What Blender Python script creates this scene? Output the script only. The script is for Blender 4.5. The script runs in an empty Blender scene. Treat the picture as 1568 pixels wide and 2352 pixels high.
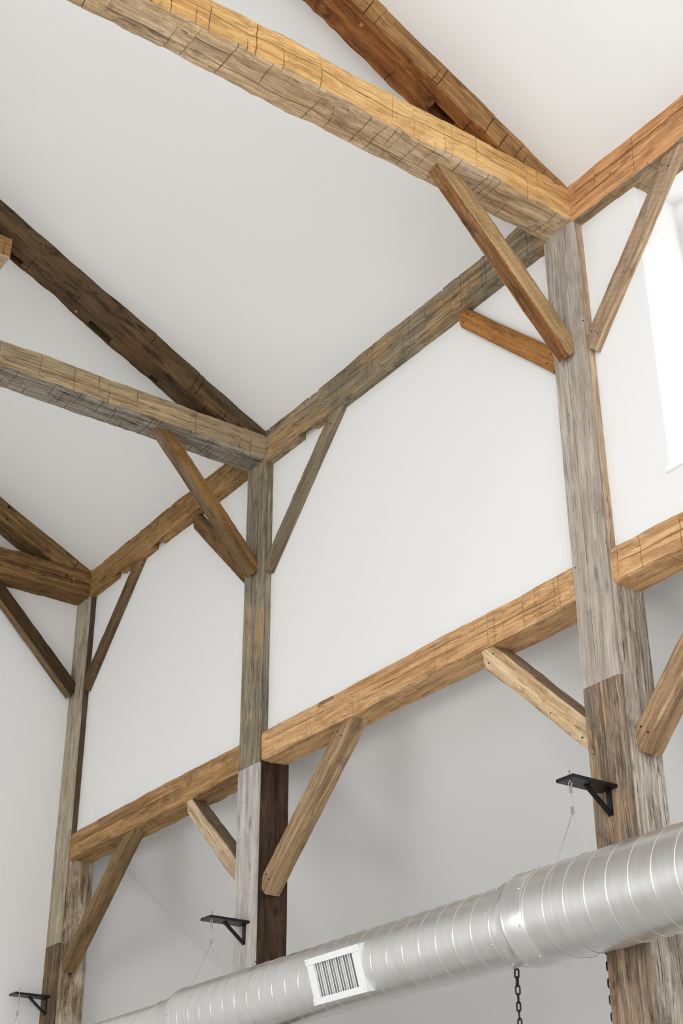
import bpy, bmesh, math, random
import numpy as np
from mathutils import Matrix, Vector

# ------------------------------------------------------------------ scene, camera, light
S = bpy.context.scene
COL = S.collection
rad = math.radians

cam_d = bpy.data.cameras.new('camera')
cam = bpy.data.objects.new('camera', cam_d)
COL.objects.link(cam)
S.camera = cam
cam_d.sensor_fit = 'VERTICAL'
cam_d.sensor_height = 36.0
cam_d.lens = 3343.18 / 2352 * 36.0
cam_d.clip_start = 0.05
YAW, PITCH, ROLL = rad(54.593), rad(28.746), rad(-0.223)
_f = Vector((-math.sin(YAW) * math.cos(PITCH), math.cos(YAW) * math.cos(PITCH), math.sin(PITCH)))
_r = Vector((math.cos(YAW), math.sin(YAW), 0))
_u = _r.cross(_f)
_r2 = math.cos(ROLL) * _r + math.sin(ROLL) * _u
_u2 = math.cos(ROLL) * _u - math.sin(ROLL) * _r
_m = Matrix((( _r2.x, _u2.x, -_f.x), (_r2.y, _u2.y, -_f.y), (_r2.z, _u2.z, -_f.z))).to_4x4()
_m.translation = Vector((4.808, -4.880, 1.600))
cam.matrix_world = _m

S.view_settings.view_transform = 'Standard'
S.view_settings.look = 'None'
S.view_settings.gamma = 1.0
S.view_settings.use_curve_mapping = False
S.view_settings.exposure = -0.72
S.cycles.use_denoising = True
S.cycles.max_bounces = 6
S.cycles.diffuse_bounces = 4
S.cycles.use_adaptive_sampling = True
S.cycles.adaptive_threshold = 0.04
S.cycles.glossy_bounces = 4
S.cycles.sample_clamp_indirect = 8

world = bpy.data.worlds.new('overcast_sky')
S.world = world
world.use_nodes = True
bg = world.node_tree.nodes['Background']
bg.inputs['Color'].default_value = (0.93, 0.96, 1.0, 1)
bg.inputs['Strength'].default_value = 4.0


def area(name, loc, direction, sx, sy, power, col):
    d = bpy.data.lights.new(name, 'AREA')
    d.shape = 'RECTANGLE'
    d.size, d.size_y = sx, sy
    d.energy = power
    d.color = col
    o = bpy.data.objects.new(name, d)
    COL.objects.link(o)
    o.location = loc
    o.rotation_euler = Vector(direction).to_track_quat('-Z', 'Z').to_euler()
    return o


# daylight entering through the windows behind and beside the photographer, in the plane of those walls
area('window_opposite_clerestory_offscreen', (4.9, -10.38, 6.2), (0, 1, 0), 1.4, 1.8, 330, (0.90, 0.955, 1.0))
area('window_opposite_low_offscreen', (0.2, -10.38, 1.55), (0, 1, 0), 8.1, 2.6, 300, (1.0, 0.98, 0.955))
area('window_gable_offscreen', (7.98, -5.0, 2.6), (-1, 0, 0), 6.5, 4.6, 120, (0.96, 0.98, 1.0))


# ------------------------------------------------------------------ materials
def lin(c):
    def f(v):
        v /= 255.0
        return v / 12.92 if v <= 0.04045 else ((v + 0.055) / 1.055) ** 2.4
    return (f(c[0]), f(c[1]), f(c[2]), 1.0)


class NT:
    def __init__(self, name):
        self.m = bpy.data.materials.new(name)
        self.m.use_nodes = True
        self.t = self.m.node_tree
        self.t.nodes.clear()
        self.out = self.n('ShaderNodeOutputMaterial')
        self.b = self.n('ShaderNodeBsdfPrincipled')
        self.l(self.b.outputs[0], self.out.inputs[0])

    def n(self, kind, **kw):
        x = self.t.nodes.new(kind)
        for k, v in kw.items():
            setattr(x, k, v)
        return x

    def l(self, a, b):
        self.t.links.new(a, b)

    def noise(self, vec, scale, detail=4, rough=0.55, dist=0.0):
        x = self.n('ShaderNodeTexNoise')
        x.inputs['Scale'].default_value = scale
        x.inputs['Detail'].default_value = detail
        x.inputs['Roughness'].default_value = rough
        x.inputs['Distortion'].default_value = dist
        self.l(vec, x.inputs['Vector'])
        return x.outputs['Fac']

    def ramp(self, fac, a, b, ca=(0, 0, 0, 1), cb=(1, 1, 1, 1)):
        x = self.n('ShaderNodeValToRGB')
        x.color_ramp.elements[0].position = a
        x.color_ramp.elements[0].color = ca
        x.color_ramp.elements[1].position = b
        x.color_ramp.elements[1].color = cb
        self.l(fac, x.inputs[0])
        return x.outputs[0]

    def mix(self, fac, a, b, blend='MIX'):
        x = self.n('ShaderNodeMix', data_type='RGBA', blend_type=blend)
        for sock, v in ((x.inputs[0], fac), (x.inputs[6], a), (x.inputs[7], b)):
            if isinstance(v, (float, int)):
                sock.default_value = v
            elif isinstance(v, tuple):
                sock.default_value = v
            else:
                self.l(v, sock)
        return x.outputs[2]

    def math(self, op, a, b=0.0):
        x = self.n('ShaderNodeMath', operation=op)
        for sock, v in ((x.inputs[0], a), (x.inputs[1], b)):
            if isinstance(v, (float, int)):
                sock.default_value = v
            else:
                self.l(v, sock)
        return x.outputs[0]

    def mapping(self, vec, scale):
        x = self.n('ShaderNodeMapping')
        x.inputs['Scale'].default_value = scale
        self.l(vec, x.inputs['Vector'])
        return x.outputs[0]


def wood(name, base, dark, tint, tint_amt=0.5, stain=0.35, grain=1.0, saw=0.0, grey=None, grey_amt=0.0, knots=0.4):
    """Old timber, grain running along the local X axis."""
    k = NT('wood_' + name)
    tc = k.n('ShaderNodeTexCoord')
    oi = k.n('ShaderNodeObjectInfo')
    off = k.n('ShaderNodeVectorMath', operation='SCALE')
    k.l(oi.outputs['Random'], off.inputs['Scale'])
    off.inputs[0].default_value = (37.0, 53.0, 71.0)
    add = k.n('ShaderNodeVectorMath', operation='ADD')
    k.l(tc.outputs['Object'], add.inputs[0])
    k.l(off.outputs[0], add.inputs[1])
    v = add.outputs[0]
    # slow waviness of the grain
    wn = k.n('ShaderNodeTexNoise')
    wn.inputs['Scale'].default_value = 2.2
    wn.inputs['Detail'].default_value = 2
    k.l(v, wn.inputs['Vector'])
    ws = k.n('ShaderNodeVectorMath', operation='SCALE')
    ws.inputs['Scale'].default_value = 0.045
    k.l(wn.outputs['Color'], ws.inputs[0])
    wadd = k.n('ShaderNodeVectorMath', operation='ADD')
    k.l(v, wadd.inputs[0])
    k.l(ws.outputs[0], wadd.inputs[1])
    vw = wadd.outputs[0]
    streak = k.noise(k.mapping(vw, (1.1, 24, 24)), 1.0, 6, 0.72)
    fine = k.noise(k.mapping(vw, (6.0, 210, 210)), 1.0, 3, 0.7)
    mid = k.noise(k.mapping(vw, (2.6, 85, 85)), 1.0, 4, 0.65)
    cracks = k.noise(k.mapping(vw, (0.7, 140, 140)), 1.0, 2, 0.5)
    patch = k.noise(k.mapping(v, (1.8, 4.6, 4.6)), 1.0, 5, 0.68, 0.5)
    patch2 = k.noise(k.mapping(v, (3.0, 7.5, 7.5)), 1.3, 5, 0.70, 0.4)
    base, dark, tint = desat(base), desat(dark), desat(tint)
    c = k.mix(k.ramp(streak, 0.38, 0.62), lin(dark), lin(base))
    c = k.mix(k.math('MULTIPLY', k.ramp(patch, 0.48, 0.62), tint_amt), c, lin(tint))
    if grey is not None:
        g = k.noise(k.mapping(v, (1.0, 3.0, 3.0)), 1.9, 5, 0.68)
        c = k.mix(k.math('MULTIPLY', k.ramp(g, 0.44, 0.58), grey_amt), c, lin(grey))
    st = k.math('MULTIPLY', k.ramp(patch2, 0.54, 0.68), min(1.0, stain * 1.55))
    c = k.mix(st, c, (dark_lin(dark, 0.36)))
    # fine grain value variation
    fg = k.ramp(fine, 0.3, 0.7, (1 - 0.36 * grain,) * 3 + (1,), (1 + 0.22 * grain,) * 3 + (1,))
    c = k.mix(1.0, c, fg, 'MULTIPLY')
    mg = k.ramp(mid, 0.32, 0.66, (1 - 0.34 * grain,) * 3 + (1,), (1 + 0.12 * grain,) * 3 + (1,))
    c = k.mix(1.0, c, mg, 'MULTIPLY')
    ck = k.math('MULTIPLY', k.ramp(cracks, 0.655, 0.680), min(0.9, 0.75 * grain))
    c = k.mix(ck, c, dark_lin(dark, 0.16))
    # knots
    vo = k.n('ShaderNodeTexVoronoi')
    vo.inputs['Scale'].default_value = 1.0
    k.l(k.mapping(vw, (2.4, 7.5, 7.5)), vo.inputs['Vector'])
    kd = k.math('ADD', vo.outputs['Distance'], k.math('MULTIPLY', k.math('SUBTRACT', mid, 0.5), 0.12))
    kn = k.math('MULTIPLY', k.ramp(kd, 0.07, 0.16, (1, 1, 1, 1), (0, 0, 0, 1)), knots)
    c = k.mix(kn, c, dark_lin(dark, 0.25))
    # nail and worm holes
    vh = k.n('ShaderNodeTexVoronoi')
    vh.inputs['Scale'].default_value = 11.0
    k.l(v, vh.inputs['Vector'])
    sel = k.n('ShaderNodeSeparateColor')
    k.l(vh.outputs['Color'], sel.inputs[0])
    hole = k.math('MULTIPLY', k.math('LESS_THAN', vh.outputs['Distance'], 0.055), k.math('GREATER_THAN', sel.outputs[0], 0.45))
    c = k.mix(k.math('MULTIPLY', hole, 0.9), c, (0.012, 0.009, 0.006, 1))
    hgt = k.math('ADD', k.math('MULTIPLY', streak, 0.6), k.math('MULTIPLY', fine, 0.5))
    hgt = k.math('ADD', hgt, k.math('MULTIPLY', mid, 0.6))
    hgt = k.math('SUBTRACT', hgt, k.math('MULTIPLY', ck, 1.6))
    hgt = k.math('SUBTRACT', hgt, k.math('MULTIPLY', hole, 2.0))
    if saw > 0:
        wv = k.n('ShaderNodeTexWave', wave_type='BANDS', bands_direction='X')
        wv.inputs['Scale'].default_value = 10
        wv.inputs['Distortion'].default_value = 6.0
        wv.inputs['Detail'].default_value = 4
        wv.inputs['Detail Scale'].default_value = 1.6
        rot = k.n('ShaderNodeMapping')
        rot.inputs['Rotation'].default_value = (0, 0.25, 0.35)
        k.l(v, rot.inputs['Vector'])
        k.l(rot.outputs[0], wv.inputs['Vector'])
        sw = k.ramp(wv.outputs['Fac'], 0.0, 1.0, (1 - 0.09 * saw,) * 3 + (1,), (1 + 0.04 * saw,) * 3 + (1,))
        c = k.mix(1.0, c, sw, 'MULTIPLY')
        hgt = k.math('ADD', hgt, k.math('MULTIPLY', wv.outputs['Fac'], 0.08 * saw))
    bp = k.n('ShaderNodeBump')
    bp.inputs['Strength'].default_value = 0.7
    bp.inputs['Distance'].default_value = 0.006
    k.l(hgt, bp.inputs['Height'])
    k.l(bp.outputs[0], k.b.inputs['Normal'])
    k.l(c, k.b.inputs['Base Color'])
    k.b.inputs['Roughness'].default_value = 0.78
    k.b.inputs['Specular IOR Level'].default_value = 0.25
    return k.m


def desat(c, f=0.84):
    g = 0.3 * c[0] + 0.55 * c[1] + 0.15 * c[2]
    return tuple(min(250, (g + (x - g) * f) * 1.11) for x in c)


def dark_lin(c, f):
    a = lin(c)
    return (a[0] * f, a[1] * f, a[2] * f, 1)


def paint(name, col, rough=0.85):
    k = NT(name)
    tc = k.n('ShaderNodeTexCoord')
    n1 = k.noise(tc.outputs['Object'], 0.6, 3, 0.5)
    n2 = k.noise(tc.outputs['Object'], 160.0, 3, 0.6)
    c = lin(col)
    c2 = tuple(x * 0.975 for x in c[:3]) + (1,)
    k.l(k.mix(n1, c, c2), k.b.inputs['Base Color'])
    bp = k.n('ShaderNodeBump')
    bp.inputs['Strength'].default_value = 0.06
    bp.inputs['Distance'].default_value = 0.002
    k.l(n2, bp.inputs['Height'])
    k.l(bp.outputs[0], k.b.inputs['Normal'])
    k.b.inputs['Roughness'].default_value = rough
    k.b.inputs['Specular IOR Level'].default_value = 0.2
    return k.m


def plain(name, col, rough=0.5, metal=0.0, spec=0.5, var=0.08, scale=14.0):
    k = NT(name)
    tc = k.n('ShaderNodeTexCoord')
    n1 = k.noise(tc.outputs['Object'], scale, 4, 0.6)
    c = lin(col)
    k.l(k.mix(n1, tuple(min(1, x * (1 + var)) for x in c[:3]) + (1,), tuple(x * (1 - var) for x in c[:3]) + (1,)), k.b.inputs['Base Color'])
    k.b.inputs['Roughness'].default_value = rough
    k.b.inputs['Metallic'].default_value = metal
    k.b.inputs['Specular IOR Level'].default_value = spec
    return k.m


def galvanised():
    k = NT('galvanised_steel')
    tc = k.n('ShaderNodeTexCoord')
    v = tc.outputs['Object']
    swirl = k.noise(k.mapping(v, (34, 5, 5)), 1.0, 5, 0.65, 0.5)
    blot = k.noise(k.mapping(v, (3, 5, 5)), 1.2, 5, 0.6)
    scr = k.noise(k.mapping(v, (90, 7, 7)), 1.0, 3, 0.6)
    c = k.mix(swirl, (0.66, 0.66, 0.655, 1), (0.88, 0.88, 0.875, 1))
    c = k.mix(k.math('MULTIPLY', k.ramp(blot, 0.5, 0.75), 0.35), c, (0.60, 0.54, 0.47, 1))
    k.l(c, k.b.inputs['Base Color'])
    k.b.inputs['Metallic'].default_value = 0.92
    r = k.n('ShaderNodeMapRange')
    r.inputs['To Min'].default_value = 0.24
    r.inputs['To Max'].default_value = 0.38
    k.l(swirl, r.inputs['Value'])
    k.l(r.outputs[0], k.b.inputs['Roughness'])
    bp = k.n('ShaderNodeBump')
    bp.inputs['Strength'].default_value = 0.12
    bp.inputs['Distance'].default_value = 0.002
    k.l(scr, bp.inputs['Height'])
    k.l(bp.outputs[0], k.b.inputs['Normal'])
    return k.m


M = {}
M['wall'] = paint('white_wall_paint', (236, 235, 233))
M['ceiling'] = paint('white_ceiling_paint', (234, 233, 230))
M['trim'] = paint('white_trim_paint', (246, 246, 245), 0.5)
M['floor'] = plain('pale_polished_concrete', (222, 220, 217), 0.55, 0.0, 0.4, 0.06, 1.5)
M['black'] = plain('black_painted_steel', (13, 13, 14), 0.38, 0.0, 0.4, 0.25, 30)
M['chain'] = plain('blackened_chain_steel', (40, 43, 45), 0.4, 0.6, 0.5, 0.25, 60)
M['steel'] = plain('bright_steel', (190, 190, 190), 0.3, 1.0, 0.5, 0.1, 60)
M['wire'] = plain('thin_steel_cable', (205, 205, 200), 0.4, 0.7, 0.5, 0.1, 60)
M['zinc'] = galvanised()
M['white_metal'] = plain('white_enamel', (240, 240, 238), 0.4, 0.0, 0.5, 0.02)
M['peg'] = wood('peg', (190, 120, 60), (150, 85, 40), (200, 130, 70), 0.3, 0.1, 0.5, knots=0)
_g = NT('window_glass')
_g.t.nodes.remove(_g.b)
_gl = _g.n('ShaderNodeBsdfGlossy')
_gl.inputs['Roughness'].default_value = 0.02
_tr = _g.n('ShaderNodeBsdfTransparent')
_mx = _g.n('ShaderNodeMixShader')
_mx.inputs[0].default_value = 0.06
_g.l(_tr.outputs[0], _mx.inputs[1])
_g.l(_gl.outputs[0], _mx.inputs[2])
_g.l(_mx.outputs[0], _g.out.inputs[0])
M['glass'] = _g.m

# looks of the timbers
L = {}
L['tie1_f'] = wood('tie1_front', (226, 176, 104), (190, 134, 68), (232, 188, 122), 0.5, 0.12, 0.8, knots=0.5)
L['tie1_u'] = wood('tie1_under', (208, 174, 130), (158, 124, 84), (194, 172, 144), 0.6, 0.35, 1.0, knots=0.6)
L['raf1_f'] = wood('rafter1_front', (170, 122, 66), (116, 76, 36), (186, 136, 78), 0.5, 0.35, 1.0)
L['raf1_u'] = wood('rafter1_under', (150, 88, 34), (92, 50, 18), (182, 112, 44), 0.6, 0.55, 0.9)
L['tie2_f'] = wood('tie2_front', (186, 158, 116), (140, 112, 74), (176, 150, 112), 0.5, 0.35, 1.0, grey=(150, 140, 120), grey_amt=0.4)
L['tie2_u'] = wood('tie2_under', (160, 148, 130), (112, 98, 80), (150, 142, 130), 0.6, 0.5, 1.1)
L['raf2'] = wood('rafter2', (104, 76, 44), (66, 44, 24), (122, 86, 46), 0.5, 0.55, 1.0, grey=(112, 98, 74), grey_amt=0.35, knots=0.7)
L['tie3_f'] = wood('tie3_front', (136, 98, 52), (92, 60, 28), (150, 110, 58), 0.5, 0.4, 1.0)
L['raf3'] = wood('rafter3', (132, 100, 56), (92, 64, 32), (146, 108, 56), 0.5, 0.5, 1.0)
L['pl12_f'] = wood('plate12_front', (168, 148, 114), (116, 100, 76), (188, 138, 74), 0.6, 0.38, 1.1, grey=(118, 110, 92), grey_amt=0.5)
L['pl23_f'] = wood('plate23_front', (166, 124, 68), (118, 82, 40), (178, 136, 78), 0.5, 0.35, 1.0)
L['pl01_f'] = wood('plate01_front', (210, 154, 100), (170, 112, 62), (218, 150, 86), 0.6, 0.2, 0.9)
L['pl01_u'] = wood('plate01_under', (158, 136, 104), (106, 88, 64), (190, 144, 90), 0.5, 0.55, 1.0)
L['g12_f'] = wood('girt12_front', (214, 166, 110), (176, 124, 74), (222, 174, 118), 0.5, 0.22, 0.9)
L['g23_f'] = wood('girt23_front', (178, 134, 80), (130, 92, 50), (190, 142, 84), 0.5, 0.3, 0.9)
L['p1_up'] = wood('post1_upper', (178, 166, 152), (142, 128, 112), (190, 178, 166), 0.4, 0.12, 0.6, knots=0.5)
L['p1_up_s'] = wood('post1_upper_side', (196, 168, 136), (160, 130, 98), (206, 178, 148), 0.4, 0.1, 0.8)
L['p1_lo'] = wood('post1_lower', (158, 138, 116), (100, 82, 64), (176, 134, 94), 0.6, 0.4, 1.35)
L['p1_lo_s'] = wood('post1_lower_side', (206, 192, 176), (146, 128, 108), (214, 202, 188), 0.5, 0.42, 1.3, knots=0.5)
L['p2_up'] = wood('post2_upper', (154, 140, 114), (106, 92, 70), (186, 148, 92), 0.55, 0.35, 1.1, grey=(150, 146, 136), grey_amt=0.4)
L['p2_up_s'] = L['p2_up']
L['p2_lo'] = wood('post2_lower', (194, 186, 180), (156, 148, 142), (206, 192, 178), 0.5, 0.12, 0.7, knots=0.5)
L['p2_lo_s'] = wood('post2_lower_side', (82, 58, 38), (42, 28, 18), (104, 72, 46), 0.4, 0.5, 1.2)
L['p3_up'] = wood('post3_upper', (182, 170, 144), (142, 128, 102), (176, 156, 120), 0.5, 0.2, 0.9)
L['p3_up_s'] = wood('post3_upper_side', (96, 78, 56), (60, 46, 32), (106, 84, 58), 0.4, 0.35, 1.0)
L['p3_lo'] = wood('post3_lower', (128, 106, 78), (74, 60, 46), (156, 112, 62), 0.6, 0.4, 1.3)
L['p3_lo_s'] = wood('post3_lower_side', (176, 150, 116), (116, 94, 68), (206, 194, 176), 0.75, 0.6, 1.1)
L['b_t1_u'] = wood('brace_tie1_under', (150, 96, 46), (96, 56, 26), (164, 124, 84), 0.5, 0.5, 0.9, 0.7)
L['b_t1_s'] = wood('brace_tie1_side', (182, 146, 96), (140, 106, 62), (170, 130, 78), 0.5, 0.25, 0.8, 0.8)
L['b_t2_u'] = wood('brace_tie2_under', (130, 100, 62), (92, 68, 42), (128, 112, 88), 0.6, 0.4, 1.0, 0.6)
L['b_t2_s'] = wood('brace_tie2_side', (146, 106, 54), (100, 68, 32), (156, 112, 56), 0.5, 0.35, 0.8, 0.7)
L['b_t3_u'] = wood('brace_tie3_under', (130, 100, 66), (94, 70, 44), (136, 106, 70), 0.5, 0.25, 0.8, 0.8)
L['b_t3_s'] = wood('brace_tie3_side', (78, 56, 28), (50, 34, 16), (88, 64, 32), 0.4, 0.4, 0.8, 1.2)
L['b_p1l'] = wood('brace_plate1_left', (176, 116, 52), (128, 78, 32), (186, 124, 56), 0.5, 0.3, 0.8, 1.0)
L['b_p1r'] = wood('brace_plate1_right', (176, 148, 118), (136, 108, 80), (186, 148, 106), 0.4, 0.35, 0.8, 0.8)
L['b_p1r_s'] = wood('brace_plate1_right_side', (204, 172, 134), (150, 118, 84), (196, 160, 116), 0.5, 0.4, 1.0, 0.3)
L['b_p2r'] = wood('brace_plate2_right', (142, 124, 96), (106, 90, 66), (150, 130, 98), 0.4, 0.3, 0.9, 0.5)
L['b_p2l'] = wood('brace_plate2_left', (124, 90, 46), (84, 58, 28), (134, 98, 52), 0.5, 0.4, 0.8, 1.2)
L['b_p3r'] = wood('brace_plate3_right', (116, 90, 58), (82, 62, 38), (136, 98, 54), 0.5, 0.4, 0.9, 0.9)
L['b_g1l'] = wood('brace_girt1_left', (212, 178, 132), (168, 130, 86), (222, 194, 154), 0.5, 0.4, 0.7, 0.5)
L['b_g1l_s'] = wood('brace_girt1_left_side', (166, 136, 106), (122, 96, 70), (180, 144, 108), 0.4, 0.3, 0.9, 1.2)
L['b_g1r'] = wood('brace_girt1_right', (178, 142, 102), (132, 98, 64), (188, 152, 110), 0.4, 0.3, 0.8, 0.6)
L['b_g2l'] = wood('brace_girt2_left', (204, 176, 138), (160, 130, 96), (212, 190, 158), 0.6, 0.25, 0.7, 0.3)
L['b_g2l_s'] = wood('brace_girt2_left_side', (138, 118, 94), (96, 80, 62), (150, 122, 92), 0.4, 0.3, 0.9, 0.9)
L['b_g2r'] = wood('brace_girt2_right', (182, 148, 106), (134, 102, 68), (190, 160, 120), 0.5, 0.4, 0.9, 0.4)
L['b_g3r'] = wood('brace_girt3_right', (142, 112, 68), (100, 76, 44), (150, 116, 70), 0.4, 0.3, 0.8, 0.4)
L['plain_core'] = wood('post_core', (120, 100, 76), (84, 68, 50), (130, 108, 80), 0.3, 0.3)


# ------------------------------------------------------------------ mesh helpers
def link(name, me, mats, parent=None, mat4=None):
    o = bpy.data.objects.new(name, me)
    COL.objects.link(o)
    for m in (mats if isinstance(mats, (list, tuple)) else [mats]):
        me.materials.append(m)
    if parent is not None:
        o.parent = parent
    if mat4 is not None:
        o.matrix_local = mat4
    return o


def tag(o, label, cat, group=None, kind=None):
    o['label'] = label
    if cat:
        o['category'] = cat
    if group:
        o['group'] = group
    if kind:
        o['kind'] = kind
    return o


def empty(name, loc=(0, 0, 0)):
    o = bpy.data.objects.new(name, None)
    o.empty_display_size = 0.1
    COL.objects.link(o)
    o.location = loc
    return o


def struct(o, label=None):
    o['kind'] = 'structure'
    if label:
        o['label'] = label
    return o


def boxes_mesh(name, boxes, bevel=0.0):
    """boxes: (x0,x1,y0,y1,z0,z1)"""
    bm = bmesh.new()
    for (x0, x1, y0, y1, z0, z1) in boxes:
        vs = [bm.verts.new(p) for p in ((x0, y0, z0), (x1, y0, z0), (x1, y1, z0), (x0, y1, z0), (x0, y0, z1), (x1, y0, z1), (x1, y1, z1), (x0, y1, z1))]
        for q in ((0, 3, 2, 1), (4, 5, 6, 7), (0, 1, 5, 4), (1, 2, 6, 5), (2, 3, 7, 6), (3, 0, 4, 7)):
            bm.faces.new([vs[i] for i in q])
    if bevel:
        bmesh.ops.bevel(bm, geom=bm.edges[:], offset=bevel, segments=2, affect='EDGES', profile=0.6)
    me = bpy.data.meshes.new(name)
    bm.to_mesh(me)
    bm.free()
    return me


def tube_mesh(name, pts, r, seg=8, closed=False):
    pts = [Vector(p) for p in pts]
    n = len(pts)
    verts, faces = [], []
    prev = None
    for i, p in enumerate(pts):
        a = pts[(i - 1) % n] if (closed or i > 0) else p
        b = pts[(i + 1) % n] if (closed or i < n - 1) else p
        t = (b - a).normalized()
        if prev is None:
            u = t.orthogonal().normalized()
        else:
            u = (prev - t * prev.dot(t)).normalized()
        prev = u
        w = t.cross(u)
        for s in range(seg):
            an = 2 * math.pi * s / seg
            verts.append(p + r * (math.cos(an) * u + math.sin(an) * w))
    m = n if closed else n - 1
    for i in range(m):
        for s in range(seg):
            i2 = (i + 1) % n
            faces.append((i * seg + s, i * seg + (s + 1) % seg, i2 * seg + (s + 1) % seg, i2 * seg + s))
    if not closed:
        faces.append(tuple(range(seg))[::-1])
        faces.append(tuple((n - 1) * seg + s for s in range(seg)))
    me = bpy.data.meshes.new(name)
    me.from_pydata([tuple(v) for v in verts], [], faces)
    me.polygons.foreach_set('use_smooth', [True] * len(me.polygons))
    return me


def vnoise(rng, n, x, step):
    """smooth 1-D value noise in -1..1"""
    g = rng.uniform(-1, 1, n)
    t = np.asarray(x) / step
    i = np.clip(np.floor(t).astype(int), 0, n - 2)
    f = np.clip(t - i, 0, 1)
    f = f * f * (3 - 2 * f)
    return g[i] * (1 - f) + g[i + 1] * f


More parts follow.
